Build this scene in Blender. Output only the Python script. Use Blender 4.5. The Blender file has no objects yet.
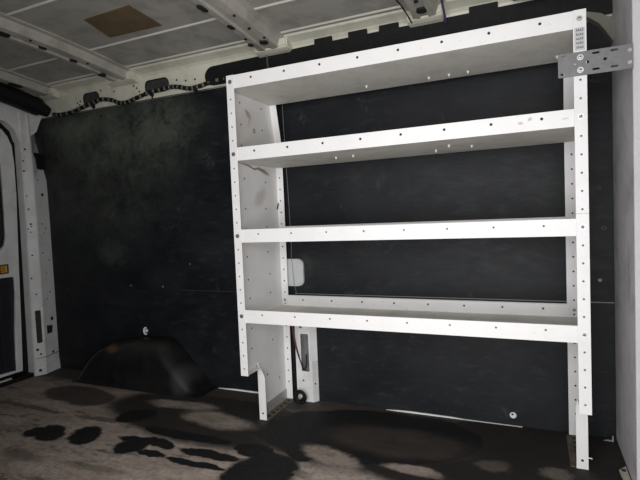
import bpy, bmesh, math, random
from mathutils import Vector, Matrix
random.seed(4)
S = bpy.context.scene
COL = S.collection

# ---------------------------------------------------------------- camera, world, light, exposure
cam_d = bpy.data.cameras.new('camera'); cam = bpy.data.objects.new('camera', cam_d); COL.objects.link(cam)
yaw, pit, roll = 0.4171, 0.0481, -0.0419
cy, sy, cp, sp = math.cos(yaw), math.sin(yaw), math.cos(pit), math.sin(pit)
r0 = Vector((cy, sy, 0)); up = Vector((0, 0, 1)); f0 = Vector((-sy, cy, 0))
fw = cp*f0 - sp*up; u0 = cp*up + sp*f0
rt = math.cos(roll)*r0 + math.sin(roll)*u0; uu = math.cos(roll)*u0 - math.sin(roll)*r0
M = Matrix((( rt.x, uu.x, -fw.x, 0), (rt.y, uu.y, -fw.y, -1.685), (rt.z, uu.z, -fw.z, 0.9), (0, 0, 0, 1)))
cam.matrix_world = M
cam_d.sensor_width = 36; cam_d.lens = 478.6/640*36; cam_d.clip_start = 0.02
S.camera = cam
S.view_settings.view_transform = 'Standard'; S.view_settings.look = 'None'
S.view_settings.gamma = 1; S.view_settings.use_curve_mapping = False
S.view_settings.exposure = 0.0

W = bpy.data.worlds.new('world'); S.world = W; W.use_nodes = True
bg = W.node_tree.nodes['Background']; bg.inputs[0].default_value = (0.80, 0.87, 1.0, 1); bg.inputs[1].default_value = 0.9

def area(name, loc, target, sx, sy_, power, col):
    l = bpy.data.lights.new(name, 'AREA'); l.shape = 'RECTANGLE'; l.size = sx; l.size_y = sy_; l.energy = power; l.color = col
    o = bpy.data.objects.new(name, l); COL.objects.link(o); o.location = loc
    o.rotation_euler = (Vector(target)-Vector(loc)).to_track_quat('-Z', 'Y').to_euler()
    return o
# daylight falling through the open side door behind the camera
area('door_daylight', (-0.05, -2.25, 0.82), (-0.35, 0.4, 0.75), 1.7, 1.5, 52, (1.0, 0.98, 0.955))

# ---------------------------------------------------------------- helpers
def tag(o, label=None, cat=None, group=None, kind=None):
    if label: o['label'] = label
    if cat: o['category'] = cat
    if group: o['group'] = group
    if kind: o['kind'] = kind
    return o
def wloc(p):
    v = Vector((0, 0, 0))
    while p: v += p.location; p = p.parent
    return v
def obj(name, bm, mats, parent=None, smooth=False, origin=None):
    """link ONE mesh; vertices are given in world metres and moved into the local frame"""
    if parent is not None: off = wloc(parent); loc = Vector((0, 0, 0))
    else:
        if origin is None:
            xs = [v.co for v in bm.verts]
            mn = [min(c[i] for c in xs) for i in range(3)]; mx = [max(c[i] for c in xs) for i in range(3)]
            origin = ((mn[0]+mx[0])/2, (mn[1]+mx[1])/2, mn[2])
        off = Vector(origin); loc = off
    for v in bm.verts: v.co -= off
    bmesh.ops.recalc_face_normals(bm, faces=bm.faces)
    me = bpy.data.meshes.new(name); bm.to_mesh(me); bm.free()
    if not isinstance(mats, (list, tuple)): mats = [mats]
    for m in mats: me.materials.append(m)
    if smooth:
        for p in me.polygons: p.use_smooth = True
    o = bpy.data.objects.new(name, me); COL.objects.link(o); o.location = loc
    if parent: o.parent = parent
    return o
def empty(name, loc, label, cat, group=None):
    o = bpy.data.objects.new(name, None); COL.objects.link(o); o.location = loc; o.empty_display_size = .05
    return tag(o, label, cat, group)
def struct(name, bm, m, parent=None, smooth=False):
    o = obj(name, bm, m, parent, smooth, origin=None if parent else (0, 0, 0))
    o['kind'] = 'structure' if not parent else 'structure'
    return o
def box(bm, x0, x1, y0, y1, z0, z1, mi=0, bev=0):
    vs = [bm.verts.new((x, y, z)) for x in (x0, x1) for y in (y0, y1) for z in (z0, z1)]
    fs = []
    for a in ((0,1,3,2),(4,6,7,5),(0,4,5,1),(2,3,7,6),(0,2,6,4),(1,5,7,3)):
        f = bm.faces.new([vs[i] for i in a]); f.material_index = mi; fs.append(f)
    if bev:
        es = list({e for f in fs for e in f.edges})
        r = bmesh.ops.bevel(bm, geom=es, offset=bev, segments=2, affect='EDGES', profile=.5)
        for f in r['faces']: f.material_index = mi
def prism(bm, pts, axis, a0, a1, mi=0):
    """extrude a polygon of 2-D points along an axis: x -> pts (y,z); y -> pts (x,z); z -> pts (x,y)"""
    def P(p, a):
        return {'x': (a, p[0], p[1]), 'y': (p[0], a, p[1]), 'z': (p[0], p[1], a)}[axis]
    A = [bm.verts.new(P(p, a0)) for p in pts]; B = [bm.verts.new(P(p, a1)) for p in pts]
    n = len(pts)
    for i in range(n):
        f = bm.faces.new((A[i], A[(i+1) % n], B[(i+1) % n], B[i])); f.material_index = mi
    f = bm.faces.new(A); f.material_index = mi; f = bm.faces.new(list(reversed(B))); f.material_index = mi
def disc(bm, c, n, r, h, mi=0, seg=12, r2=None):
    """short cylinder/cone with base centre c growing along n"""
    n = Vector(n).normalized(); q = n.to_track_quat('Z', 'Y').to_matrix().to_4x4()
    r2 = r if r2 is None else r2
    res = bmesh.ops.create_cone(bm, cap_ends=True, segments=seg, radius1=r, radius2=r2, depth=h,
                                matrix=Matrix.Translation(Vector(c)+n*h/2) @ q)
    for v in res['verts']:
        for f in v.link_faces: f.material_index = mi
def dome(bm, c, n, r, h, mi=0):
    n = Vector(n).normalized(); q = n.to_track_quat('Z', 'Y').to_matrix().to_4x4()
    res = bmesh.ops.create_uvsphere(bm, u_segments=12, v_segments=6, radius=1,
        matrix=Matrix.Translation(Vector(c)) @ q @ Matrix.Diagonal((r, r, h, 1)))
    for v in res['verts']:
        for f in v.link_faces: f.material_index = mi; f.smooth = True
def rrect(x0, x1, y0, y1, r, k=5):
    out = []
    for cx, cy_, a in ((x1-r, y1-r, 0), (x0+r, y1-r, 90), (x0+r, y0+r, 180), (x1-r, y0+r, 270)):
        for i in range(k+1):
            t = math.radians(a+90*i/k); out.append((cx+r*math.cos(t), cy_+r*math.sin(t)))
    return out
def circ(cx, cy_, r, k=12): return [(cx+r*math.cos(2*math.pi*i/k), cy_+r*math.sin(2*math.pi*i/k)) for i in range(k)]
def plate(outline, holes, t, mapf):
    """flat plate with real holes, thickness t; mapf(u,v,w) -> world point"""
    cu = bpy.data.curves.new('c', 'CURVE'); cu.dimensions = '2D'; cu.fill_mode = 'BOTH'; cu.extrude = t/2
    for pts in [outline]+list(holes):
        sp_ = cu.splines.new('POLY'); sp_.points.add(len(pts)-1); sp_.use_cyclic_u = True
        for i, p in enumerate(pts): sp_.points[i].co = (p[0], p[1], 0, 1)
    tmp = bpy.data.objects.new('c', cu); COL.objects.link(tmp)
    bpy.context.view_layer.update()
    me = bpy.data.meshes.new_from_object(tmp)
    bm = bmesh.new(); bm.from_mesh(me)
    bpy.data.objects.remove(tmp); bpy.data.curves.remove(cu); bpy.data.meshes.remove(me)
    bmesh.ops.remove_doubles(bm, verts=bm.verts, dist=1e-6)
    for v in bm.verts: v.co = Vector(mapf(v.co.x, v.co.y, v.co.z))
    for f in bm.faces: f.material_index = 0
    return bm
def spline(pts, k=6):
    P = [Vector(p) for p in pts]; out = []
    for i in range(len(P)-1):
        a = P[max(i-1, 0)]; b = P[i]; c = P[i+1]; d = P[min(i+2, len(P)-1)]
        for j in range(k):
            t = j/k
            out.append(.5*((2*b)+(c-a)*t+(2*a-5*b+4*c-d)*t*t+(3*b-a-3*c+d)*t**3))
    out.append(P[-1]); return out
def tube(bm, pts, rad, seg=10, mi=0, caps=True):
    n = len(pts); rings = []; prev = None
    for i, p in enumerate(pts):
        d = (pts[min(i+1, n-1)]-pts[max(i-1, 0)]).normalized()
        if prev is None:
            a = d.orthogonal().normalized()
        else:
            a = (prev-d*prev.dot(d)).normalized()
        prev = a; b = d.cross(a)
        r = rad(i, n) if callable(rad) else rad
        rings.append([bm.verts.new(p+a*r*math.cos(2*math.pi*k/seg)+b*r*math.sin(2*math.pi*k/seg)) for k in range(seg)])
    for i in range(n-1):
        for k in range(seg):
            f = bm.faces.new((rings[i][k], rings[i][(k+1) % seg], rings[i+1][(k+1) % seg], rings[i+1][k]))
            f.smooth = True; f.material_index = mi(i) if callable(mi) else mi
    if caps:
        for r in (rings[0], list(reversed(rings[-1]))):
            f = bm.faces.new(r); f.material_index = mi(0) if callable(mi) else mi
def N(): return bmesh.new()

# ---------------------------------------------------------------- materials
def nt(name):
    m = bpy.data.materials.new(name); m.use_nodes = True
    t = m.node_tree; return m, t, t.nodes['Principled BSDF']
def lk(t, a, b): t.links.new(a, b)
def noise(t, scale, detail=4, rough=.55, vec=None, stretch=None):
    n = t.nodes.new('ShaderNodeTexNoise'); n.inputs['Scale'].default_value = scale
    n.inputs['Detail'].default_value = detail; n.inputs['Roughness'].default_value = rough
    if vec is None:
        tc = t.nodes.new('ShaderNodeTexCoord'); vec = tc.outputs['Object']
    if stretch:
        mp = t.nodes.new('ShaderNodeMapping'); mp.inputs['Scale'].default_value = stretch; lk(t, vec, mp.inputs[0]); vec = mp.outputs[0]
    lk(t, vec, n.inputs['Vector']); return n.outputs['Fac']
def ramp(t, fac, a, b, ca=(0,0,0,1), cb=(1,1,1,1)):
    r = t.nodes.new('ShaderNodeValToRGB'); e = r.color_ramp.elements
    e[0].position = a; e[1].position = b; e[0].color = ca; e[1].color = cb; lk(t, fac, r.inputs[0]); return r.outputs[0]
def mix(t, fac, a, b, mode='MIX'):
    m = t.nodes.new('ShaderNodeMix'); m.data_type = 'RGBA'; m.blend_type = mode
    if isinstance(fac, float): m.inputs[0].default_value = fac
    else: lk(t, fac, m.inputs[0])
    for i, c in ((6, a), (7, b)):
        if isinstance(c, (tuple, list)): m.inputs[i].default_value = (*c[:3], 1)
        else: lk(t, c, m.inputs[i])
    return m.outputs[2]
def mth(t, op, a, b=None, c=None):
    m = t.nodes.new('ShaderNodeMath'); m.operation = op
    for i, x in enumerate((a, b, c)):
        if x is None: continue
        if isinstance(x, (int, float)): m.inputs[i].default_value = x
        else: lk(t, x, m.inputs[i])
    return m.outputs[0]
def bump(t, bs, fac, strength, dist=.002):
    b = t.nodes.new('ShaderNodeBump'); b.inputs['Strength'].default_value = strength; b.inputs['Distance'].default_value = dist
    lk(t, fac, b.inputs['Height']); lk(t, b.outputs[0], bs.inputs['Normal'])
def blob(t, vec, c, u, v, soft=.25):
    """elliptical mask for stains and painted sheen (1 inside) around c with half axes u, v (3-vectors), found by dual vectors"""
    u = Vector(u); v = Vector(v); n = u.cross(v); A = Matrix((u, v, n)).transposed().inverted()
    sub = t.nodes.new('ShaderNodeVectorMath'); sub.operation = 'SUBTRACT'; lk(t, vec, sub.inputs[0]); sub.inputs[1].default_value = c
    ds = []
    for k in range(2):
        d = t.nodes.new('ShaderNodeVectorMath'); d.operation = 'DOT_PRODUCT'; lk(t, sub.outputs[0], d.inputs[0]); d.inputs[1].default_value = A[k]
        ds.append(mth(t, 'POWER', mth(t, 'ABSOLUTE', d.outputs['Value']), 2.0))
    s = mth(t, 'SQRT', mth(t, 'ADD', ds[0], ds[1]))
    mr = t.nodes.new('ShaderNodeMapRange'); mr.interpolation_type = 'SMOOTHSTEP'
    mr.inputs[1].default_value = 1+soft; mr.inputs[2].default_value = 1-soft; mr.inputs[3].default_value = 0; mr.inputs[4].default_value = 1
    lk(t, s, mr.inputs[0]); return mr.outputs[0]
def warp(t, amt, scale):
    tc = t.nodes.new('ShaderNodeTexCoord'); n = t.nodes.new('ShaderNodeTexNoise'); n.inputs['Scale'].default_value = scale; n.inputs['Detail'].default_value = 4
    lk(t, tc.outputs['Object'], n.inputs['Vector'])
    s = t.nodes.new('ShaderNodeVectorMath'); s.operation = 'SUBTRACT'; lk(t, n.outputs['Color'], s.inputs[0]); s.inputs[1].default_value = (.5, .5, .5)
    m = t.nodes.new('ShaderNodeVectorMath'); m.operation = 'SCALE'; lk(t, s.outputs[0], m.inputs[0]); m.inputs['Scale'].default_value = amt
    a = t.nodes.new('ShaderNodeVectorMath'); a.operation = 'ADD'; lk(t, tc.outputs['Object'], a.inputs[0]); lk(t, m.outputs[0], a.inputs[1])
    return a.outputs[0], tc.outputs['Object']
def simple(name, c, rough=.5, metal=0, var=.0, scale=20, bmp=0, stretch=None):
    m, t, b = nt(name); b.inputs['Roughness'].default_value = rough; b.inputs['Metallic'].default_value = metal
    b.inputs['Base Color'].default_value = (*c, 1)
    if var:
        n = noise(t, scale, stretch=stretch)
        lk(t, mix(t, ramp(t, n, .3, .7), tuple(x*(1-var) for x in c), tuple(min(1, x*(1+var)) for x in c)), b.inputs['Base Color'])
        if bmp: bump(t, b, n, bmp)
    return m
BLACKHOLE = simple('hole_dark', (.01, .01, .011), .8)
GREYHOLE = simple('hole_grey', (.11, .11, .11), .6, 0, .5, 90)
def white_paint(name, c, stains=(), dust=(.55, .53, .50), amt=.25, rough=.42):
    m, t, b = nt(name); b.inputs['Roughness'].default_value = rough
    wv, ov = warp(t, .03, 14)
    n = noise(t, 9, 6, .65, vec=ov); n2 = noise(t, 70, 3, .6, vec=ov)
    col = mix(t, mth(t, 'MULTIPLY', ramp(t, n, .45, .75), amt), c, dust)
    col = mix(t, mth(t, 'MULTIPLY', ramp(t, n2, .66, .72), .35), col, (.45, .43, .41))
    for (cc, u, v, sc, k) in stains:
        col = mix(t, mth(t, 'MULTIPLY', blob(t, wv, cc, u, v, .5), k), col, sc)
    lk(t, col, b.inputs['Base Color']); bump(t, b, n2, .05, .001)
    return m
RUST = (.30, .15, .06)
UX, UY = -0.4875, 0.2                      # base of the shelving unit
ax = lambda y, z: (-1.136-UX, y-UY, z)
PAINT = white_paint('white_powder_coat', (.80, .79, .785))
PAINT_L = white_paint('white_powder_coat_stained', (.80, .79, .785), stains=[
    (ax(.15, 1.365), (.0, .024, -.016), (.0, .007, .010), RUST, .85),
    (ax(.16, 1.335), (.0, .010, .022), (.0, .012, -.005), RUST, .35),
    (ax(.17, 1.132), (.0, .11, -.014), (0, .0006, .0035), (.12, .09, .07), .9),
    (ax(.26, 1.12), (.0, .05, -.012), (0, .0012, .009), (.25, .15, .08), .8),
    (ax(.22, 1.0), (.0, .05, .03), (0.0, .01, -.03), (.55, .50, .47), .7),
    (ax(.12, 1.28), (.0, .10, .09), (0, -.05, .06), (.62, .58, .52), .5)])
PAINT_S = white_paint('dusty_shelf_paint', (.72, .70, .65), amt=.55, dust=(.46, .42, .35), rough=.6)
LIP = white_paint('shelf_lip_paint', (.82, .81, .80), stains=[
    ((.49, -.2, 1.18), (.006, 0, .002), (0, 0, .006), RUST, .6), ((.46, -.2, 1.168), (.008, 0, 0), (0, 0, .005), RUST, .5),
    ((.59, -.2, 1.17), (.01, 0, 0), (0, 0, .003), (.5, .45, .42), .6)], amt=.15)
GALV = simple('zinc_plate', (.42, .42, .42), .45, .35, .15, 60)
BOLT = simple('zinc_bolt', (.62, .61, .58), .32, .7, .1, 200)
TIP = simple('bright_screw_tip', (.88, .87, .84), .4)
BRK = simple('grey_steel_bracket', (.17, .17, .175), .5, .35, .12, 50)
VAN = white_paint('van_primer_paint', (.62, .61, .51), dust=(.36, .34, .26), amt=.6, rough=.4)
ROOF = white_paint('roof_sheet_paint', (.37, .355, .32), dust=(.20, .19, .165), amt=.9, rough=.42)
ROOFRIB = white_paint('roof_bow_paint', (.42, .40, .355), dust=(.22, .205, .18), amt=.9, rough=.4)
SWAGE_LIT = simple('swage_lit_edge', (.55, .53, .47), .35)  # lighter tone paints the light caught along the roof swage edges
PILW = white_paint('pillar_paint', (.74, .74, .74), dust=(.42, .41, .38), amt=.5)
BLK = simple('dark_opening_black', (.010, .010, .011), .5, 0, .3, 30); BLK.node_tree.nodes['Principled BSDF'].inputs['Specular IOR Level'].default_value = .2
RUB = simple('black_rubber', (.008, .008, .009), .6); RUB.node_tree.nodes['Principled BSDF'].inputs['Specular IOR Level'].default_value = .2

def liner_mat():
    m, t, b = nt('black_liner_board')
    wv, ov = warp(t, .05, 4)
    n = noise(t, 3.2, 7, .62, vec=ov, stretch=(1, 1, 1.6)); n2 = noise(t, 120, 3, .6, vec=ov); n3 = noise(t, 14, 6, .7, vec=ov, stretch=(1, 1, 2.5))
    col = mix(t, ramp(t, n, .40, .72), (.0062, .0072, .0100), (.0160, .0175, .0195))
    n6 = noise(t, 10, 8, .75, vec=ov, stretch=(1, 1, 7))
    col = mix(t, mth(t, 'MULTIPLY', ramp(t, n3, .55, .72), .45), col, (.040, .042, .036))
    col = mix(t, mth(t, 'MULTIPLY', ramp(t, n6, .56, .68), .33), col, (.045, .048, .048))
    n7 = t.nodes.new('ShaderNodeTexNoise'); n7.inputs['Scale'].default_value = 7; n7.inputs['Detail'].default_value = 9; n7.inputs['Roughness'].default_value = .8; n7.inputs['Distortion'].default_value = .4; lk(t, ov, n7.inputs['Vector'])
    col = mix(t, mth(t, 'MULTIPLY', ramp(t, n7.outputs['Fac'], .60, .66), .4), col, (.06, .065, .055))
    # painted grey-green sheen at the top of the board near the rear door and a few scuffs
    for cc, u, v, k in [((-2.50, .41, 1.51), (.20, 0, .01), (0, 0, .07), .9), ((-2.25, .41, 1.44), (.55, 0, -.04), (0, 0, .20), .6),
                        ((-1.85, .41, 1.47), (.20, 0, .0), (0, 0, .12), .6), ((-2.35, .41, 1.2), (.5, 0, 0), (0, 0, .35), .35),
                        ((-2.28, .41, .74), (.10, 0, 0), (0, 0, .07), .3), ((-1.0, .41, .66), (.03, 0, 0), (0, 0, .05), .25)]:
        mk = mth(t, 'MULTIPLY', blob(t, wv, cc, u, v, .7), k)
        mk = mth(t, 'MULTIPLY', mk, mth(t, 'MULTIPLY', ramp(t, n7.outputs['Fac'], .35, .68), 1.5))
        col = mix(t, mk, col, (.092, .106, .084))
    lk(t, col, b.inputs['Base Color'])
    lk(t, mth(t, 'ADD', mth(t, 'MULTIPLY', n3, .35), .36), b.inputs['Roughness'])
    b.inputs['Specular IOR Level'].default_value = .22
    bump(t, b, n2, .25, .0015); return m
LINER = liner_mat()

DARK= [[-2.03, -0.305, 0.036, 0.033, -0.039, 0.028], [-1.952, -0.288, 0.038, 0.054, -0.076, 0.056], [-1.784, -0.258, 0.039, 0.058, -0.072, 0.06], [-2.231, 0.093, 0.239, 0.03, -0.122, 0.107], [-2.305, -0.113, 0.208, 0.001, -0.025, 0.019], [-1.866, -0.107, 0.16, 0.006, -0.019, 0.017], [-1.72, -0.019, 0.095, 0.061, -0.035, 0.072], [-1.51, -0.255, 0.051, 0.054, -0.05, 0.05], [-1.494, -0.208, 0.127, 0.01, -0.024, 0.025], [-1.382, -0.289, 0.076, 0.001, -0.021, 0.022], [-0.901, -0.26, 0.116, 0.083, -0.053, 0.122], [-1.158, -0.211, 0.146, 0.001, -0.012, 0.028], [-1.006, -0.126, 0.098, 0.008, -0.032, 0.053], [-1.355, -0.11, 0.256, 0.004, -0.031, 0.038], [-1.415, -0.204, 0.082, -0.009, -0.031, 0.04], [-1.159, -0.29, 0.139, 0.003, -0.012, 0.022], [-0.831, -0.086, 0.064, 0.001, -0.029, 0.061], [-1.374, 0.08, 0.627, -0.012, -0.054, 0.246], [-0.64, 0.14, 0.514, 0.069, -0.005, 0.268], [-0.158, 0.021, 0.51, 0.048, 0.06, 0.179], [0.001, 0.236, 0.44, -0.011, 0.044, 0.255], [-1.889, -0.473, 0.106, 0.011, -0.042, 0.028], [-1.512, -0.445, 0.165, 0.013, -0.022, 0.019]]
LIGHT= [[-1.323, 0.06, 0.159, 0.019, -0.093, 0.068], [-0.715, -0.07, 0.109, -0.006, -0.053, 0.058], [-0.396, -0.068, 0.099, -0.001, -0.006, 0.03], [-0.504, 0.118, 0.276, 0.023, -0.032, 0.118], [-0.134, 0.052, 0.056, 0.006, -0.003, 0.039], [0.059, 0.064, 0.049, 0.004, 0.002, 0.04], [-1.6, 0.153, 0.185, 0.02, -0.035, 0.042]]

def floor_mat():
    m, t, b = nt('worn_floor_board')
    w1, ov = warp(t, .055, 9)
    n4 = t.nodes.new('ShaderNodeTexNoise'); n4.inputs['Scale'].default_value = 34; n4.inputs['Detail'].default_value = 5; lk(t, ov, n4.inputs['Vector'])
    s_ = t.nodes.new('ShaderNodeVectorMath'); s_.operation = 'MULTIPLY_ADD'; lk(t, n4.outputs['Color'], s_.inputs[0]); s_.inputs[1].default_value = (.05, .02, 0)
    lk(t, w1, s_.inputs[2]); off = t.nodes.new('ShaderNodeVectorMath'); off.operation = 'SUBTRACT'; lk(t, s_.outputs[0], off.inputs[0]); off.inputs[1].default_value = (.025, .01, 0)
    wv = off.outputs[0]
    n = noise(t, 5, 8, .7, vec=ov, stretch=(1, 2.2, 1)); n2 = noise(t, 55, 8, .75, vec=ov); n3 = noise(t, 3.4, 7, .7, vec=ov, stretch=(1, 3.2, 1)); n5 = noise(t, 16, 7, .7, vec=ov, stretch=(1, 2.5, 1))
    dry = mix(t, ramp(t, n, .3, .7), (.30, .238, .197), (.56, .48, .41))
    dry = mix(t, mth(t, 'MULTIPLY', ramp(t, n2, .42, .66), .5), dry, (.12, .098, .086))
    dry = mix(t, mth(t, 'MULTIPLY', ramp(t, n5, .52, .68), .5), dry, (.08, .070, .063))
    wet = mix(t, ramp(t, n2, .35, .7), (.008, .008, .0085), (.026, .024, .023))
    dk = None
    for i, (cx, cy_, ux, uy, vx, vy) in enumerate(DARK):
        k = blob(t, wv, (cx, cy_, 0), (ux, uy, 0), (vx, vy, 0), .14 if i < 21 else .5); k = mth(t, 'MULTIPLY', k, {3: .8, 4: .55, 5: .6, 17: .94, 19: .96, 20: .96, 21: .45, 22: .4}.get(i, 1.0)); dk = k if dk is None else mth(t, 'MAXIMUM', dk, k)
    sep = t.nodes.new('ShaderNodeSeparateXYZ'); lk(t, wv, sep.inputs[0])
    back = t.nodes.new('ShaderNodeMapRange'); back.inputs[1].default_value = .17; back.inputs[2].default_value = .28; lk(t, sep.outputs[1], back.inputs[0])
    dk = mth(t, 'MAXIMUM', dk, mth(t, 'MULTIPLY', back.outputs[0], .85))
    dk = mth(t, 'MAXIMUM', dk, mth(t, 'MULTIPLY', ramp(t, n3, .55, .61), .6))
    for i, (cx, cy_, ux, uy, vx, vy) in enumerate(LIGHT):
        k = mth(t, 'MULTIPLY', blob(t, wv, (cx, cy_, 0), (ux, uy, 0), (vx, vy, 0), .3), (.75, .8, .85, .10, .22, .35, .7)[i])
        dk = mth(t, 'MULTIPLY', dk, mth(t, 'SUBTRACT', 1.0, k))
    col = mix(t, dk, dry, wet)
    lk(t, col, b.inputs['Base Color'])
    lk(t, mth(t, 'SUBTRACT', .85, mth(t, 'MULTIPLY', dk, .2)), b.inputs['Roughness'])
    b.inputs['Specular IOR Level'].default_value = .2
    bump(t, b, n2, .5, .003); return m
FLOOR = floor_mat()

# ---------------------------------------------------------------- setting
XP = .284; YW = .412
bm = N(); box(bm, -3.0, XP+.06, -1.36, .5, -.04, 0); struct('floor', bm, FLOOR)
# far wall: black board in two panels with a fine joint, body skin behind
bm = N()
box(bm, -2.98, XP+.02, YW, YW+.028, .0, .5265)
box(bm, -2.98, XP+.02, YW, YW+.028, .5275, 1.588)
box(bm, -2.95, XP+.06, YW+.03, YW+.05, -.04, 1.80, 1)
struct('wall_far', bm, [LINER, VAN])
# near wall of the van with the open loading door
bm = N()
box(bm, -3.0, -1.12, -1.38, -1.34, 0, 1.80); box(bm, -1.12, XP+.04, -1.38, -1.34, 1.62, 1.80)
struct('wall_near', bm, VAN)

# ceiling sheet, gently crowned
def rz(y): return 1.745+.05*(1-((y+.5)/.83)**2)
bm = N()
ys = [.36-.0425*i for i in range(41)]
def sheet(off):
    out = []
    for y in ys:
        out.append([bm.verts.new((x, y, rz(y)+off)) for x in (-3.0, XP+.06)])
    return out
A = sheet(0); B = sheet(.02)
for i in range(len(ys)-1):
    for Q in (A, B):
        f = bm.faces.new((Q[i][0], Q[i][1], Q[i+1][1], Q[i+1][0])); f.smooth = True
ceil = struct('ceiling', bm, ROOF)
# pressed swages running along the roof
for y in (-.335, .075, .300, -.75, -1.1):
    bm = N(); z = rz(y)
    prism(bm, [(y-.012, z+.004), (y-.003, z-.005), (y+.003, z-.005), (y+.010, z+.004)], 'x', -2.95, XP)
    sw = obj('roof_swage', bm, SWAGE_LIT if y > -.5 else ROOFRIB, ceil)
# cross bows
def bow(x0, x1, dz=.045, flange=.025, holes=()):
    bm = N(); st = []
    yy = [.335-.0417*i for i in range(41)]
    prof = [(x0-flange, 0), (x0-flange, -.006), (x0, -.008), (x0+.014, -dz), (x0+.35*(x1-x0), -dz-.003), (x0+.40*(x1-x0), -dz+.006), (x0+.6*(x1-x0), -dz+.006),
            (x0+.65*(x1-x0), -dz-.003), (x1-.014, -dz), (x1, -.008), (x1+flange, -.006), (x1+flange, 0)]
    for y in yy:
        st.append([bm.verts.new((p[0], y, rz(y)+p[1])) for p in prof])
    for i in range(len(st)-1):
        for k in range(len(prof)-1):
            bm.faces.new((st[i][k], st[i][k+1], st[i+1][k+1], st[i+1][k]))
    bm.faces.new(st[0]); bm.faces.new(list(reversed(st[-1])))
    for (hx, hy, a, b_) in holes:
        z = rz(hy)-dz-.0035
        pts = rrect(hx-a, hx+a, hy-b_, hy+b_, min(a, b_)*.9, 4)
        prism(bm, pts, 'z', z-.003, z+.006, 1)
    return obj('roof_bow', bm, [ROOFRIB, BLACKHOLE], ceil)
bow(-2.130, -2.000, holes=[(-2.075, -.30, .016, .035), (-2.06, -.12, .010, .018), (-2.07, .05, .006, .02), (-2.03, -.2, .006, .006), (-2.09, .24, .018, .02), (-2.03, .10, .006, .006)])
bow(-1.185, -1.055, holes=[(-1.165, -.10, .012, .03), (-1.155, .08, .011, .022), (-1.16, .20, .006, .008), (-1.085, .0, .006, .006), (-1.09, .12, .007, .007), (-1.10, .26, .02, .02), (-1.17, .26, .012, .014), (-1.075, .22, .006, .006)])
bow(-.445, -.325, holes=[(-.385, .275, .020, .022), (-.39, .20, .008, .008), (-.39, .10, .012, .008)])
bow(-2.80, -2.62, holes=[(-2.66, .15, .02, .04)])
bow(.26, .30)

# white side rail between liner board and roof, with real openings
def railmap(u, v, w):
    # v = height, curls towards the roof at its top
    y = .404-.012*(v-1.59)/.11
    if v > 1.70: y -= .06*((v-1.70)/.05)**1.5
    return (u, y+w, v if v < 1.70 else 1.70+(v-1.70)*.9)
outl = [(-2.95, 1.56)]+[(-2.95+3.28*i/1, 1.56) for i in (1,)]
def fine(x0, x1, z0, z1):
    n = 40; p = [(x0+(x1-x0)*i/n, z0) for i in range(n+1)]
    p += [(x1, z0+(z1-z0)*i/8) for i in range(1, 8)]
    p += [(x1-(x1-x0)*i/n, z1) for i in range(n+1)]
    p += [(x0, z1-(z1-z0)*i/8) for i in range(1, 8)]
    return p
bm = plate(fine(-2.95, XP+.05, 1.592, 1.70),
           [rrect(-2.425, -2.288, 1.616, 1.688, .030), rrect(-1.945, -1.772, 1.616, 1.690, .032),
            rrect(-2.80, -2.74, 1.632, 1.67, .015)], .004, railmap)
for px_, z in [(-2.47, 1.640), (-2.445, 1.648), (-2.455, 1.628), (-2.27, 1.685), (-2.0, 1.66), (-2.02, 1.675), (-1.72, 1.662), (-1.60, 1.648), (-1.66, 1.65), (-2.17, 1.665), (-1.985, 1.64)]:
    y = .404-.012*(z-1.59)/.11
    disc(bm, (px_, y-.0025, z), (0, -1, 0), .0055, .0012, 1, 10)
rail = obj('trim_1', bm, [VAN, BLACKHOLE], None, origin=(0, 0, 0)); rail['kind'] = 'structure'
# curled upper flange of the rail up to the roof
bm = N()
cs = [(.392, 1.698), (.388, 1.712), (.375, 1.724), (.352, 1.732), (.330, 1.738), (.322, 1.747), (.322, 1.752), (.396, 1.752), (.396, 1.698)]
prism(bm, cs, 'x', -2.95, XP+.05); o = obj('rail_flange', bm, VAN, rail)
# black insides of the openings
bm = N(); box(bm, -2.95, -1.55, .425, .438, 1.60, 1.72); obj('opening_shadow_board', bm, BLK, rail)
# small drips of pressed ends where bows meet the rail
for x0, x1 in ((-2.17, -1.97), (-1.20, -1.02), (-.46, -.31), (-2.72, -2.60)):
    bm = N(); prism(bm, [(.330, 1.742), (.330, 1.700), (.350, 1.690), (.385, 1.684), (.393, 1.690), (.393, 1.742)], 'x', x0, x1)
    bmesh.ops.bevel(bm, geom=list(bm.edges), offset=.006, segments=2, affect='EDGES')
    obj('bow_foot', bm, VAN, rail)
# square holes of the bow feet
bm = N(); box(bm, -.405, -.368, .3285, .331, 1.705, 1.728); obj('foot_slot', bm, BLACKHOLE, rail)
bm = N(); box(bm, -1.115, -1.078, .3285, .331, 1.703, 1.722); obj('foot_slot', bm, BLACKHOLE, rail)

# black strip standing in for the dark inside of the long rail opening
def blackband():
    t = 1.697
    o = rrect(-1.555, XP+.03, 1.600, t, .034)
    pts = []
    # outline with notches on the upper edge
    right = XP+.03
    pts = [(-1.475, 1.596), (right, 1.596), (right, t)]
    for a, b_ in ((-.105, -.215), (-.505, -.592), (-.647, -.735), (-.814, -.902)):
        pts += [(a, t), (a, t+.022), (a-.006, t+.028), (b_+.006, t+.028), (b_, t+.022), (b_, t)]
    pts += [(-1.475, t-.006)]
    for i in range(1, 8):
        q = math.pi*i/8; pts.append((-1.475-.05*math.sin(q), 1.6435+.0475*math.cos(q)))
    return pts
bm = plate(blackband(), [], .008, lambda u, v, w: (u, .383+w, v))
bb = obj('dark_opening_strip', bm, BLK)
tag(bb, 'long dark rail opening with square notches above the white shelving, drawn as a black band', 'opening strip')
bm = N(); box(bm, -1.50, XP+.02, .3785, .3795, 1.62, 1.626); obj('opening_strip_rib', bm, BLK, bb)

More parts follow.
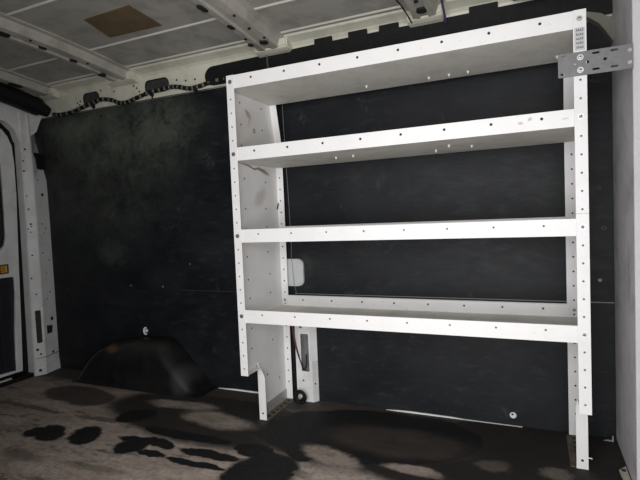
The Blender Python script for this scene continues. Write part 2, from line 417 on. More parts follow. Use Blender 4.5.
# base slivers of white body showing under the board
bm = N(); prism(bm, [(-1.56, 0.0), (-1.31, 0.0), (-1.31, .006), (-1.45, .007), (-1.56, .002)], 'y', .404, .4115)
prism(bm, [(-.63, 0.0), (-.05, 0), (-.05, .0010), (-.28, .0015), (-.33, .0045), (-.50, .0060), (-.57, .0045), (-.61, .0015)], 'y', .404, .4115)
o = struct('trim_2', bm, simple('white_body_edge', (.85, .85, .82), .4))
# light joint strip
bm = N(); box(bm, -1.075, XP, .4095, .4125, .5262, .5292)
o = struct('trim_3', bm, simple('joint_strip', (.20, .20, .21), .4))
bm = N(); box(bm, -1.78, -1.14, .4108, .4125, .5265, .5280); struct('trim_4', bm, simple('joint_strip_dark', (.05, .05, .055), .5))

# curved body panel at the top right of the board
bm = N()
up_ = [(.10, 1.624), (.17, 1.618), (.205, 1.612), (.247, 1.598), (.286, 1.568)]
lo_ = [(.10, 1.606), (.17, 1.603), (.205, 1.592), (.240, 1.563), (.262, 1.530), (.286, 1.487)]
prism(bm, up_+list(reversed(lo_)), 'y', .370, .411)
struct('trim_5', bm, white_paint('dull_body_paint', (.17, .17, .14), dust=(.12, .12, .10), amt=.3))

# partition (bulkhead) on the right
PART = white_paint('partition_paint', (.70, .685, .69), stains=[((.284, .12, .66), (0, .015, 0), (0, 0, .10), (.14, .14, .14), .35)], dust=(.44, .43, .42), amt=.9, rough=.5)
bm = N()
# plan profile swept upwards: flat field, then a pressed step towards the camera
prof = [(XP, .412), (XP, .012), (XP+.045, -.077), (XP+.045, -1.34)]
outer = [(p[0]+.025, p[1]) for p in reversed(prof)]
prism(bm, prof+outer, 'z', 0, 1.80)
wr = struct('wall_right', bm, PART)
bm = N(); prism(bm, [(XP+.003, .016), (XP-.001, .016), (XP-.003, .008), (XP-.002, .002), (XP+.045, -.075), (XP+.05, -.075)], 'z', .0, 1.76); obj('vertical_seam_strip', bm, white_paint('partition_strip_paint', (.85, .84, .85), amt=.3), wr)

# ---------------------------------------------------------------- rear end: wall, door, pillar
bm = N()
box(bm, -3.0, -2.90, -1.34, .5, 0, 1.80)
wl = struct('wall_left', bm, PILW)
# door header
bm = N(); prism(bm, [(-1.34, 1.53), (.12, 1.545), (.18, 1.530), (.225, 1.49), (.243, 1.43), (.255, 1.42), (.36, 1.50), (.412, 1.62), (.412, 1.76), (-1.34, 1.76)], 'x', -2.90, -2.80)
obj('door_header', bm, PILW, wl)
# rear pillar, two faced, tapering at the top
bm = N()
rings = []
dl_ = lambda z: .236+.014*min(1, z/1.0)
for z, cxx, cyy, rx in ((0, -2.765, .295, -2.795), (.06, -2.765, .295, -2.80), (.062, -2.770, .298, -2.803), (.45, -2.768, .300, -2.803), (.95, -2.768, .302, -2.803), (1.20, -2.772, .302, -2.808), (1.33, -2.778, .300, -2.845), (1.45, -2.785, .300, -2.885), (1.60, -2.79, .300, -2.898)):
    rings.append([bm.verts.new(p) for p in ((-2.90, dl_(z), z), (-2.798, dl_(z), z), (-2.789, dl_(z)+.004, z), (cxx-.002, cyy-.010, z), (cxx, cyy, z), (cxx-.004, cyy+.012, z), (rx, .4115, z), (-2.90, .4115, z))])
for i in range(len(rings)-1):
    for k in range(8): bm.faces.new((rings[i][k], rings[i][(k+1) % 8], rings[i+1][(k+1) % 8], rings[i+1][k]))
bm.faces.new(rings[0]); bm.faces.new(list(reversed(rings[-1])))
nl = Vector((.06, -.03, 0)).normalized()
def lp(y, z, off=.0):     # point on pillar's left face
    t = (y-.236)/(.288-.236); return Vector((-2.789+t*.021, y, z))+Vector((.93, -.37, 0))*off
def rp(y, z, off=0):
    t = (y-.312)/(.4115-.312); return Vector((-2.772-t*.031, y, z))+Vector((.955, .30, 0))*off
def facehole(p, n, a, b_): disc(bm, p, n, a, .0015, 1, 10)
for y, z, r in ((.26, 1.02, .005), (.265, .93, .006), (.268, .915, .004), (.25, .90, .004), (.262, .88, .004), (.262, .74, .005), (.25, .6, .005), (.25, 1.25, .006), (.262, 1.38, .006), (.255, 1.1, .004), (.268, .5, .005), (.255, .16, .008), (.27, .13, .006), (.262, .03, .009), (.25, 1.31, .005)):
    facehole(lp(y, z, -.0002), (.93, -.37, 0), r, r)
for y, z, r in ((.34, .93, .005), (.37, .90, .005), (.35, .87, .004), (.36, 1.11, .010), (.33, .75, .005), (.38, .70, .005), (.35, .62, .004), (.37, .50, .005), (.34, .46, .004), (.36, .12, .009), (.34, .05, .008), (.37, .02, .006), (.37, .33, .012), (.33, 1.2, .004)):
    facehole(rp(y, z, -.0002), (.955, .30, 0), r, r)
for yy_, zz_ in ((.27, .105),):
    prism(bm, [(-2.790, dl_(.1)), (-2.7695, .285), (-2.7665, .296), (-2.770, .306), (-2.797, .409), (-2.802, .409), (-2.79, .30)], 'z', zz_, zz_+.0025, 1)
pil = obj('rear_pillar', bm, [PILW, BLACKHOLE], wl)
bm = N(); prism(bm, [(.322, .245), (.350, .245), (.358, .29), (.322, .295)], 'x', -2.781, -2.7705); obj('pillar_slot', bm, BLACKHOLE, wl)
bm = N(); prism(bm, rrect(.256, .284, .20, .40, .006), 'x', -2.79, -2.771); obj('striker_recess', bm, simple('brown_recess', (.05, .045, .04), .6, 0, .4, 40), wl)
bm = N(); box(bm, -2.850, -2.80, .335, .400, 1.27, 1.37, 0, .006); obj('striker_pocket', bm, BLK, wl)
# rear door
d = bpy.data.objects.new('door_1', None); COL.objects.link(d); d.location = (-2.83, -.4, 0); d['kind'] = 'structure'
xd = lambda u, v, w: (-2.835+w, u, v)
def doorout(i):
    return [(-1.25, .03+i), (.200-i, .03+i), (.210-i, .3), (.226-i, .8), (.238-i, 1.1), (.238-i, 1.30), (.230-i, 1.40), (.208-i, 1.46-i*.4), (.17-i*.6, 1.505-i*.8), (.11, 1.525-i), (-1.25, 1.530-i)]
win = [(-.9, .775), (.07, .775), (.105, .785), (.130, .81), (.142, .86), (.146, 1.0), (.146, 1.27), (.136, 1.35), (.11, 1.39), (.06, 1.41), (-.9, 1.415)]
low = [(-1.15, .10), (.150, .06), (.158, .3), (.175, .52), (.176, .61), (.168, .622), (-1.15, .630)]
bm = plate(doorout(.020), [win, low], .03, xd); obj('door_frame', bm, PILW, d)
bm = plate(doorout(-.035), [], .012, lambda u, v, w: (-2.858+w, u, v)); obj('door_seal', bm, RUB, d)
bm = plate([(u, v) for u, v in win], [], .006, lambda u, v, w: (-2.851+w, u, v))
m, t, b = nt('dark_pane'); b.inputs['Base Color'].default_value = (.01, .012, .013, 1); b.inputs['Roughness'].default_value = .25  # plain dark pane, opaque
obj('window_pane', bm, m, d)
bm = plate(low, [], .008, lambda u, v, w: (-2.848+w, u, v))
for k in range(10):
    y = .12-.13*k; box(bm, -2.847, -2.840, y-.03, y+.03, .09, .57, 0, .002)
obj('lower_panel', bm, simple('dark_door_lining', (.012, .013, .018), .55, 0, .2, 20), d)
st = N(); box(st, -2.8195, -2.8175, .072, .138, .645, .700); s1 = obj('warning_sticker', st, simple('sticker_black', (.01, .012, .01), .4), d)
s1['label'] = 'small warning sticker with green, orange and yellow fields'
for y0, y1, z0, z1, c in ((.074, .088, .652, .694, (.03, .16, .08)), (.092, .114, .652, .694, (.75, .33, .04)), (.117, .129, .652, .694, (.60, .42, .08))):
    q = N(); box(q, -2.8176, -2.8170, y0, y1, z0, z1); obj('sticker_field', q, simple('sticker_c', c, .4), s1)
q = N()
for z in (.660, .668, .677, .685): box(q, -2.8171, -2.8166, .096, .110, z, z+.003)
obj('sticker_print', q, BLACKHOLE, s1)
# sill under the rear door
bm = N(); box(bm, -2.90, -2.79, -1.34, .23, 0, .026, 0, .006); obj('door_sill', bm, BLK, wl)
bm = N(); box(bm, -2.815, -2.800, -1.34, .10, .026, .034); obj('sill_edge', bm, VAN, wl)

# lower body pillar showing in front of the board under the shelves
bm = plate([(-1.072, .0), (-.992, .0), (-.990, .14), (-.992, .20), (-.999, .235), (-.999, .46), (-1.072, .46)],
           [rrect(-1.043, -1.001, .150, .335, .006), circ(-1.041, .368, .007), circ(-1.036, .104, .005)], .003, lambda u, v, w: (u, .384+w, v))
prism(bm, [(-.9925, .3826), (-.9925, .386), (-.975, .411), (-.968, .411), (-.985, .3826)], 'z', 0, .20)
prism(bm, [(-.9995, .3826), (-.9995, .386), (-.975, .411), (-.968, .411), (-.995, .3826)], 'z', .20, .46)
prism(bm, [(-1.072, .3826), (-1.070, .3826), (-1.070, .411), (-1.072, .411)], 'z', 0, .46)
disc(bm, (-.978, .393, .09), (.6, -.8, 0), .004, .002, 1, 8)
bp_ = obj('trim_6', bm, [PILW, BLACKHOLE], None, origin=(0, 0, 0)); bp_['kind'] = 'structure'
bm = N(); box(bm, -1.069, -1.003, .4045, .4105, .13, .45); obj('slot_backing', bm, simple('slot_grey', (.17, .17, .175), .4, .2, .35, 25, stretch=(3, 1, .4)), bp_)

# ---------------------------------------------------------------- wheel arch cover
bm = N()
R = [(0.0, -2.50, -1.57, .234, .03), (.006, -2.495, -1.575, .237, .04), (.010, -2.485, -1.605, .246, .06), (.03, -2.475, -1.615, .248, .07), (.10, -2.445, -1.685, .252, .08), (.16, -2.415, -1.745, .258, .09),
     (.210, -2.375, -1.790, .268, .09), (.242, -2.33, -1.825, .288, .08), (.258, -2.28, -1.855, .322, .07), (.266, -2.24, -1.88, .362, .04)]
rings = []
for z, xl, xr, yf, rr in R:
    rr = min(rr, .4105-yf-.002); ring = [(xl, .4115)]
    for i in range(7):
        q = math.pi/2*i/6; ring.append((xl+rr-rr*math.cos(q), yf+rr-rr*math.sin(q)))
    for i in range(1, 10): ring.append((xl+rr+(xr-xl-2*rr)*i/10, yf+.006*math.sin(i*1.3)*(z > .02)))
    for i in range(7):
        q = math.pi/2*i/6; ring.append((xr-rr+rr*math.sin(q), yf+rr-rr*math.cos(q)))
    ring.append((xr, .4115))
    # the top falls away a little towards the right
    rings.append([bm.verts.new((x, y, max(0.0, z*(1-.30*max(0, (-2.02-x)/.4)) if z > .02 else z))) for x, y in ring])
n = len(rings[0])
for i in range(len(rings)-1):
    for k in range(n-1):
        f = bm.faces.new((rings[i][k], rings[i][k+1], rings[i+1][k+1], rings[i+1][k])); f.smooth = True
f = bm.faces.new(rings[-1]); f.smooth = True
m, t, b = nt('black_moulded_plastic')
wv, ov = warp(t, .02, 20); n1 = noise(t, 12, 6, .6, vec=ov); n2 = noise(t, 160, 3, .5, vec=ov)
col = mix(t, ramp(t, n1, .4, .75), (.006, .006, .0065), (.016, .016, .016))
oc = (-2.06, .317, 0)
col = mix(t, mth(t, 'MULTIPLY', blob(t, wv, (-2.20-oc[0], .30-oc[1], .205), (.035, .02, .0), (0, 0, .02), .5), .6), col, (.14, .075, .03))
col = mix(t, mth(t, 'MULTIPLY', blob(t, wv, (-2.05-oc[0], .32-oc[1], .22), (.25, 0, 0), (0, .05, .03), .6), .30), col, (.045, .045, .032))
col = mix(t, mth(t, 'MULTIPLY', blob(t, wv, (-1.70-oc[0], .27-oc[1], .08), (.045, 0, 0), (0, .03, .07), .7), .3), col, (.10, .10, .10))  # highlight on the front right corner, painted into the base colour
lk(t, col, b.inputs['Base Color']); b.inputs['Roughness'].default_value = .42; b.inputs['Specular IOR Level'].default_value = .35; bump(t, b, n2, .3, .001)
arch = obj('wheel_arch_cover', bm, m, None, origin=oc)
tag(arch, 'black moulded plastic wheel arch cover on the floor against the wall', 'wheel arch cover')
md = arch.modifiers.new('sub', 'SUBSURF'); md.levels = 1; md.render_levels = 2
# white hook over the arch
bm = N(); c = Vector((-2.05, .402, .285)); pts = []
for i in range(15):
    q = math.radians(60+i*17); pts.append(c+Vector((.013*math.cos(q), 0, .019*math.sin(q))))
tube(bm, pts, .0045, 8); tube(bm, [c+Vector((.004, -.001, .002)), c+Vector((.018, -.004, -.002))], .0035, 8)
disc(bm, (c.x, .4118, c.z), (0, -1, 0), .010, .004, 0, 12)
tube(bm, [c+Vector((-.013, 0, 0)), Vector((c.x, .409, c.z))], .003, 6)
tag(obj('hook', bm, simple('white_hook', (.75, .75, .75), .4)), 'small white curled hook on the wall above the black wheel arch', 'hook')

# ---------------------------------------------------------------- shelving unit
XL, XR = -1.1365, .1625; FW = .036; DEP = .390
U = empty('shelving_unit', (UX, UY, 0), 'tall white steel van shelving unit with four shelves in front of the black wall', 'shelves')
def backy(z): return .388 if z < 1.25 else .388-(z-1.25)*.215
sidepoly = [(.0, .243), (.118, .243), (.128, .262), (.130, .262), (.130, .045), (.388, .045), (.388, 1.25), (backy(1.494), 1.494), (.0, 1.494)]
for side, X, s in (('l', XL, 1), ('r', XR, -1)):
    x0, x1 = (X, X+.002) if s > 0 else (X-.002, X)
    bm = N(); prism(bm, sidepoly, 'x', x0, x1)
    # bottom return of the front box section
    box(bm, min(X, X+s*.03), max(X, X+s*.03), .002, .112, .243, .245)
    xi = x1 if s > 0 else x0
    hs = [(.06, z) for z in ()]
    rows = [1.40, 1.30, 1.21, 1.08, .96, .87, .74, .63, .545, .42, .34]
    for z in rows:
        for yv in (.09, .27):
            disc(bm, (xi-s*.0003, yv+random.uniform(-.006, .006), z+.012*math.sin(yv*31+z*9)), (s, 0, 0), .0042, .0008, 1, 10)
    disc(bm, (xi-s*.0003, .21, .18), (s, 0, 0), .005, .0008, 1, 10); disc(bm, (xi-s*.0003, .32, .13), (s, 0, 0), .004, .0008, 1, 10)
    if s > 0:
        # drawn ring mark beside the rust
        disc(bm, (xi-.0003, .194, 1.299), (1, 0, 0), .010, .0007, 1, 14); disc(bm, (xi-.0002, .194, 1.299), (1, 0, 0), .006, .0009, 0, 14)
        tube(bm, [Vector((xi+.001, .372, .945)), Vector((xi+.0015, .382, .965)), Vector((xi+.004, .386, .975))], .003, 6, 1)
    obj('side_panel', bm, [PAINT_L if s > 0 else PAINT, BLACKHOLE], U)
    # front upright flange
    a, b_ = sorted((X, X+s*FW))
    bm = N(); box(bm, a, b_, -.0042, -.0018, .243, 1.494, 0, .0008)
    xc = X+s*.018
    z = .274
    zz = []
    for base, nn in ((.498, 5), (.834, 5)):
        for k in range(1, 6): zz.append(base+.056*k)
    zz += [.442, .386, .330, .274]+[1.172+.0560*k for k in range(1, 5)]
    for z in zz: disc(bm, (xc, -.0041, z), (0, -1, 0), .0034, .0008, 1, 10)
    if s < 0: box(bm, a+.0005, b_-.0005, -.0046, -.0041, .876, .8772, 2)
    fr = obj('front_upright', bm, [PAINT, GREYHOLE, simple('scratch_tan', (.45, .36, .28), .6)], U)
    # back upright flange, kinked forward at the top
    a, b_ = sorted((X, X+s*(FW if s > 0 else .0425)))
    bm = N(); yb = .386
    pts = [(yb-.001, .004), (yb+.001, .004), (yb+.001, 1.25), (backy(1.494), 1.494), (backy(1.494)-.002, 1.494), (yb-.001, 1.25)]
    prism(bm, pts, 'x', a, b_)
    for k in range(22):
        z = .09+.056*k
        disc(bm, (xc, (yb-.0008 if z < 1.25 else backy(z)-.0021), z), (0, -1, .0 if z < 1.25 else -.2), .0036, .0009, 1, 10)
    box(bm, a, b_, backy(1.262)-.0036, backy(1.262)-.0015, 1.262, 1.2635, 1)
    obj('back_upright', bm, [PAINT, BLACKHOLE], U)
    # stepped-back front leg with rounded shoulder
    bm = N()
    pts = [(X+s*.0, .0), (X+s*.036, 0.0), (X+s*.036, .19)]
    if s > 0: pts += [(X+.032, .205), (X+.020, .228), (X+.008, .25), (X+.004, .262), (X, .262)]
    else: pts += [(X-.036, .215), (X-.032, .235), (X-.022, .247), (X-.010, .251), (X, .251)]
    prism(bm, pts, 'y', .128, .1302)
    disc(bm, (X+s*.018, .1282, .030), (0, -1, 0), .0045, .0008, 1, 10)
    obj('leg', bm, [PAINT, BLACKHOLE], U)
    # floor channel: grey upright web and slotted flange on the floor
    bm = N()
    a2, b2 = sorted((X+s*.0021, X+s*.0045)); box(bm, a2, b2, .132, .384, .0, .052)
    a3, b3 = sorted((X+s*.0021, X+s*(.046 if s > 0 else .054))); box(bm, a3, b3, .1305, .384, .0005, .0035, 1)
    for k in range(6):
        y = .16+.038*k; a4, b4 = sorted((X+s*.020, X+s*.034)); box(bm, a4, b4, y, y+.016, .0030, .0042, 2)
    ch = obj('floor_channel', bm, [GALV, simple('dirty_channel', (.13, .105, .075), .7, .2, .5, 30), BLACKHOLE], U)
    # grey web by the back foot
ZB = [1.4390, 1.1450, .8070, .4700]; LH = .0545
holesx = [-1.020+.1508*k for k in range(8)]
for i, zb in enumerate(ZB):
    yb = .386 if zb < 1.25 else backy(zb)-.002
    bm = N()
    box(bm, XL+.0022, XR-.0022, -.0015, yb-.002, zb, zb+.0022, 1)
    # front lip, hemmed
    box(bm, XL+.0022, XR-.0022, -.0017, .0006, zb, zb+LH, 0, .0007)
    box(bm, XL+.0022, XR-.0022, -.0012, .010, zb+LH-.002, zb+LH-.0003, 0)
    for k, x in enumerate(holesx):
        disc(bm, (x, -.0016, zb+(.034 if i != 3 else .036)), (0, -1, 0), .0046 if i < 2 else .0036, .0009, 2, 10)
    # rear lip
    b = yb-.0035; box(bm, XL+.037, XR-.037, b, b+.0022, zb, zb+LH, 0, .0007)
    box(bm, XL+.037, XR-.037, b-.008, b, zb+LH-.002, zb+LH-.0003, 0)
    for k in range(8): disc(bm, (-1.02+.1508*k, b+.0002, zb+.032), (0, -1, 0), .0042, .0009, 3, 10)
    sh = obj('shelf', bm, [LIP, PAINT_S, BLACKHOLE if i < 2 else GREYHOLE, BLACKHOLE], U)
    if i == 0: sh['label'] = 'topmost shelf, its underside showing'
    # screw tips under the two upper shelves
    tips = {0: [(-.364, .277), (-.286, .279), (-.214, .278), (.095, .262), (-.62, .26)], 1: [(-.273, .141), (-.340, .25), (-.735, .173), (-.656, .162), (-.20, .21)]}.get(i, [])
    for x, y in tips:
        q = N(); disc(q, (x, y, zb), (0, 0, -1), .0065, .002, 0, 12, .005); disc(q, (x, y, zb-.002), (0, 0, -1), .0035, .007, 0, 8, .002)
        obj('screw', q, TIP, U)
    # bolts of the uprights
    for xc in (XL+.018, XR-.018):
        zc = zb+.028+(.0 if i != 0 else 0)
        q = N(); disc(q, (xc, -.0042, zc), (0, -1, 0), .0085, .0014, 0, 16); dome(q, (xc, -.0056, zc), (0, -1, 0), .0062, .0042)
        disc(q, (xc, -.0085, zc), (0, -1, 0), .0022, .0016, 1, 6)
        obj('bolt', q, [BOLT if xc > 0 else simple('aged_bolt', (.16, .155, .15), .4, .5), BLACKHOLE], U)
    if i == 3:
        for xc in (XL+.018, XR-.018):
            q = N(); disc(q, (xc, .383, zb+.030), (0, -1, 0), .0055, .0025, 0, 12); obj('bolt', q, simple('dull_bolt', (.25, .25, .26), .4, .5), U)
# instruction label on the right upright
LX0, LX1, LZ0, LZ1 = .130, .158, 1.372, 1.440
bm = N(); box(bm, LX0, LX1, -.0050, -.0043, LZ0, LZ1)
la = obj('instruction_label', bm, simple('label_grey', (.50, .50, .50), .5), U); la['label'] = 'small printed grey instruction label'
bm = N()
for k in range(5):
    z = LZ1-.009-k*.0128
    box(bm, LX0+.004, LX1-.004, -.0053, -.0049, z-.0012, z+.0006)
    for j in range(4):
        x = LX0+.0055+j*.0052; h = (.0035, .0045, .003, .004)[(j+k) % 4]
        box(bm, x, x+.0024, -.0053, -.0049, z+.0014, z+.0014+h)
obj('label_print', bm, simple('print_dark', (.06, .06, .06), .5), la)

# ---------------------------------------------------------------- perforated bracket to the partition
B = empty('mounting_bracket', (.18, -.006, 1.29), 'flat grey perforated steel bracket joining the shelving to the partition', 'bracket')
z0, z1 = 1.296, 1.367
P_ = lambda x, y: (x, y)
slots = []
def q2(px_, py_):   # fractions along and up the plate
    return (.084+px_*.200, z0+py_*(z1-z0))
def slot(fx, fy, w=.020, h=.0062, ang=0):
    c = q2(fx, fy); return rrect(c[0]-w/2, c[0]+w/2, c[1]-h/2, c[1]+h/2, h*.48, 4)
slots = [slot(.06, .14, .012), slot(.51, .86), slot(.75, .86), slot(.51, .19), slot(.75, .19), circ(*q2(.40, .53), .0048), circ(*q2(.63, .55), .0048), slot(.08, .90, .014, .003)]
bm = plate([(.086, z0), (.2805, z0), (.2805, z1), (.086, z1), (.084, z1-.002), (.084, z0+.002)], slots, .003, lambda u, v, w: (u, -.0062+w, v))
box(bm, .2775, .2805, -.0048, -.0010, z0, z1)
obj('perforated_plate', bm, BRK, B)
for z in (1.312, 1.350):
    q = N(); disc(q, (XR-.018, -.0078, z), (0, -1, 0), .0088, .0015, 0, 16); dome(q, (XR-.018, -.0093, z), (0, -1, 0), .0070, .005); disc(q, (XR-.018, -.0128, z), (0, -1, 0), .0024, .0018, 1, 6)
    obj('bolt', q, [simple('bright_bolt', (.80, .79, .76), .3, .5), BLACKHOLE], B)
for z in (1.315, 1.350):
    q = N(); disc(q, (.272, -.0078, z), (0, -1, 0), .0055, .002, 0, 12); dome(q, (.272, -.0098, z), (0, -1, 0), .0045, .006)
    obj('bolt', q, BOLT, B)
q = N(); dome(q, (.131, -.0078, 1.332), (0, -1, 0), .0035, .0025); obj('rivet', q, BOLT, B)

# ---------------------------------------------------------------- items on the wall
bm = N()
prism(bm, rrect(-1.155, -1.020, .566, .700, .030, 8), 'y', .400, .4118); bmesh.ops.bevel(bm, geom=[e for e in bm.edges if all(abs(v.co.y-.400) < 1e-4 for v in e.verts)], offset=.004, segments=2, affect='EDGES')
cv = obj('access_cover', bm, white_paint('cover_white', (.50, .51, .52), amt=.6, dust=(.33, .33, .33)))
tag(cv, 'white rounded access cover on the black wall behind the left back upright', 'cover')
bm = N(); tube(bm, spline([(-1.100, .4095, 1.585), (-1.096, .4095, 1.30), (-1.088, .4095, 1.0), (-1.084, .4095, .78), (-1.084, .405, .72), (-1.078, .3965, .69), (-1.074, .3965, .62), (-1.071, .398, .575), (-1.070, .4085, .55), (-1.068, .4095, .530)], 8), .0012, 6)
wr_ = obj('thin_wire', bm, simple('grey_wire', (.22, .21, .21), .5)); tag(wr_, 'thin grey wire hanging down the black wall past the white access cover', 'wire')
# white washer with screw low on the wall
W1 = empty('wall_washer', (-.085, .412, .03), 'round white washer with a screw low on the black wall near the floor', 'washer')
q = N(); disc(q, (-.085, .4119, .043), (0, -1, 0), .0135, .003, 0, 20, .011); obj('washer', q, simple('washer_white', (.72, .72, .73), .4), W1)
q = N(); dome(q, (-.087, .4085, .048), (0, -1, 0), .0045, .003); obj('screw', q, BLACKHOLE, W1)
# dark screws in the board at the right
def wscrew(x, z, r, mt, label, grp=None):
    q = N(); disc(q, (x, .4119, z), (0, -1, 0), r, .002, 0, 14); dome(q, (x, .410, z), (0, -1, 0), r*.55, .0022)
    tag(obj('wall_screw', q, mt), label, 'screw', grp)
DSC = simple('dark_screw', (.012, .012, .013), .5); LSC = simple('worn_screw', (.20, .20, .21), .4, .4)
wscrew(.237, .965, .007, DSC, 'dark screw in the black wall between unit and partition, highest of three', 'wall screws')
wscrew(.251, .813, .008, DSC, 'dark screw in the black wall between unit and partition, middle of three', 'wall screws')
wscrew(.236, .614, .006, LSC, 'screw in the black wall between unit and partition, lowest of three', 'wall screws')
wscrew(-2.151, .546, .006, LSC, 'tiny grey screw on the wall joint above the left of the wheel arch', 'wall screws')
wscrew(-1.911, .545, .006, LSC, 'tiny grey screw on the wall joint above the right of the wheel arch', 'wall screws')
wscrew(-1.841, 1.570, .006, DSC, 'dark screw at the top edge of the wall board under the wiring', 'wall screws')
wscrew(-2.30, 1.545, .007, DSC, 'dark screw near the top left corner of the wall board', 'wall screws')
wscrew(-1.713, .673, .004, LSC, 'small pale screw dot on the dark wall left of the shelving', 'wall screws')

# wiring loom
LP = [(-2.672, 1.598), (-2.63, 1.591), (-2.538, 1.59), (-2.434, 1.606), (-2.35, 1.622), (-2.277, 1.634), (-2.192, 1.621), (-2.133, 1.597), (-2.072, 1.592), (-2.004, 1.605), (-1.908, 1.622), (-1.823, 1.626), (-1.754, 1.630), (-1.7, 1.622), (-1.635, 1.605), (-1.57, 1.607), (-1.493, 1.618), (-1.40, 1.620)]
bm = N(); pts = spline([(x, .388, z-.001) for x, z in LP], 12)
LT = simple('loom_tape_grey', (.14, .135, .11), .5)
tube(bm, pts, lambda i, n: .0125 if i % 4 < 3 else .0075, 8, mi=lambda i: 1 if i % 6 in (4, 5) else 0)
lm = obj('wiring_loom', bm, [RUB, LT]); tag(lm, 'black ribbed wiring loom wavering along the top edge of the wall', 'cable')
for x, z in ((-2.34, 1.60), (-1.895, 1.606), (-1.60, 1.590)):
    q = N(); box(q, x-.009, x+.009, .384, .404, z-.006, z+.022, 0, .004); tube(q, [Vector((x, .396, z-.005)), Vector((x, .396, z-.016))], .004, 6); obj('loom_clip', q, BLK, lm)
# foam plugs in rail openings
for x0, x1, lab in ((-2.418, -2.294, 'black foam plug in the smaller rail opening nearest the rear door'), (-1.938, -1.778, 'black foam plug in the wide oval rail opening left of the long dark opening')):
    q = N(); prism(q, rrect(x0, x1, 1.619, 1.685, .028, 6), 'y', .400, .424); tag(obj('foam_plug', q, simple('foam', (.030, .030, .031), .8, 0, .4, 60, .5)), lab, 'plug', 'rail foam plugs')

# black duct over the rear door with ribbed end
D_ = empty('rear_hose', (-2.72, -.4, 1.60), 'thick black hose over the rear door with a ribbed cuff at its end', 'hose')
ax_ = [(-2.735, -1.25, 1.70), (-2.735, -.5, 1.70), (-2.735, 0.0, 1.695), (-2.735, .15, 1.675), (-2.735, .28, 1.650), (-2.735, .335, 1.640)]
q = N(); tube(q, spline(ax_, 6), .054, 16); obj('hose_body', q, BLK, D_)
q = N(); pp = [Vector((-2.735, .325, 1.642)).lerp(Vector((-2.725, .392, 1.618)), i/16) for i in range(17)]
tube(q, pp, lambda i, n: (.048 if i % 3 else .040)-.0010*i, 14); obj('ribbed_cuff', q, RUB, D_)

# black hose in the upper right corner
q = N(); tube(q, spline([(-.05, .34, 1.722), (.06, .345, 1.71), (.15, .35, 1.700), (.22, .35, 1.685), (.262, .345, 1.665)], 10), lambda i, n: .026 if i % 3 else .022, 12)
tag(obj('corner_hose', q, RUB), 'short black ribbed hose in the top right corner above the shelving', 'hose')

# red and black leads on the lower pillar
q = N(); tube(q, spline([(-1.083, .378, .47), (-1.078, .372, .37), (-1.064, .372, .277), (-1.052, .376, .222)], 8), .0042, 8, mi=0)
rl = obj('pillar_cable', q, simple('red_lead', (.085, .012, .012), .5)); tag(rl, 'dark red and black cable hanging into the slot of the low white pillar', 'cable')
q = N(); tube(q, spline([(-1.052, .376, .222), (-1.043, .376, .195), (-1.030, .374, .165), (-1.018, .376, .168), (-1.013, .378, .200), (-1.014, .380, .235)], 8), .0028, 8); obj('cable_end', q, RUB, rl)
q = N(); box(q, -1.100, -1.076, .400, .411, .0, .47); o = obj('trim_7', q, RUB, None, origin=(0, 0, 0)); o['kind'] = 'structure'
# coil of black cable on the floor
q = N(); pts = []
for i in range(61):
    a = 2*math.pi*i/24; pts.append(Vector((-1.045+.004*i/60*3+.024*math.cos(a), .352-.012*i/60, .034+.026*math.sin(a))))
tube(q, pts, .0080, 8)
q_pts = spline([(-1.017, .350, .036), (-1.05, .350, .010), (-1.075, .356, .009), (-1.085, .372, .022)], 6); tube(q, q_pts, .0055, 8)
tag(obj('cable_coil', q, RUB), 'small black cable coil standing on the floor before the low white pillar', 'cable')

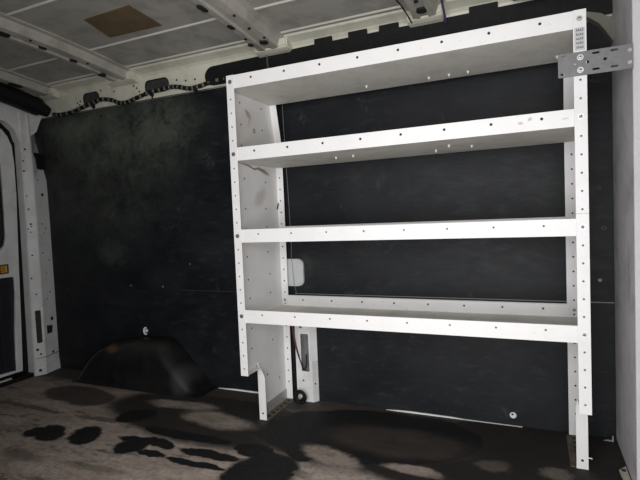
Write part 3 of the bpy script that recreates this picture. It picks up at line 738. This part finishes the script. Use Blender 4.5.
# brown pad on the roof
bm = N()
c4 = [(-1.735, -.165), (-1.47, -.175), (-1.475, .02), (-1.775, .01)]
A = []
for dz in (-.0005, -.004):
    A.append([bm.verts.new((x, y, rz(y)+dz)) for x, y in c4])
for i in range(4): bm.faces.new((A[0][i], A[0][(i+1) % 4], A[1][(i+1) % 4], A[1][i]))
bm.faces.new(A[0]); bm.faces.new(list(reversed(A[1])))
pad = obj('damping_pad', bm, simple('brown_pad', (.125, .085, .045), .7, 0, .2, 14, .3)); tag(pad, 'flat brown sound damping pad stuck on the roof sheet', 'pad')

# purple wire beside the third roof bow
q = N(); tube(q, spline([(-.300, -.2, 1.737), (-.303, .0, 1.735), (-.297, .15, 1.728), (-.302, .26, 1.715), (-.305, .34, 1.690), (-.305, .37, 1.675)], 8), .0045, 8)
tag(obj('roof_wire', q, simple('purple_wire', (.07, .06, .16), .5)), 'dark purple wire beside the roof bow above the shelving', 'wire')
q = N(); tube(q, spline([(-.475, -.2, 1.745), (-.474, .0, 1.740), (-.470, .15, 1.735), (-.455, .26, 1.722), (-.440, .345, 1.690)], 8), .0028, 8)
tag(obj('roof_wire', q, BLK), 'thin black wire along the left side of the roof bow above the shelving', 'wire')
q = N(); tube(q, spline([(-1.145, .374, 1.70), (-1.150, .372, 1.66), (-1.140, .372, 1.60)], 6), .004, 8)
tag(obj('hanging_strap', q, simple('strap_grey', (.09, .09, .075), .6)), 'short grey strap hanging over the dark opening above the unit', 'strap')

# bits by the partition foot
q = N(); prism(q, [(.235, 0.0), (.268, 0.0), (.268, .004), (.25, .005)], 'y', .38, .384); prism(q, [(.264, 0), (.270, 0), (.270, .022), (.266, .022)], 'y', .378, .386)
tag(obj('clip_fragment', q, simple('white_clip', (.25, .25, .27), .5)), 'tiny white plastic clip on the floor at the partition foot', 'clip')
F_ = empty('floor_bracket', (.265, .12, 0), 'pale beige bracket bolted to the floor at the bottom right corner', 'bracket')
q = N(); prism(q, [(.255, .150), (.2795, .185), (.2795, .0), (.262, .0)], 'z', .0005, .006); obj('foot_plate', q, simple('beige_foot', (.50, .45, .38), .5, 0, .15, 40), F_)
q = N(); disc(q, (.268, .148, .006), (0, 0, 1), .007, .003, 0, 12); obj('bolt', q, simple('dark_bolt', (.04, .04, .04), .4, .5), F_)
q = N(); dome(q, (.171, .120, .045), (0, -1, 0), .004, .004); disc(q, (.1626, .121, .045), (1, 0, 0), .002, .008, 0, 8)
obj('side_screw', q, BOLT, U)
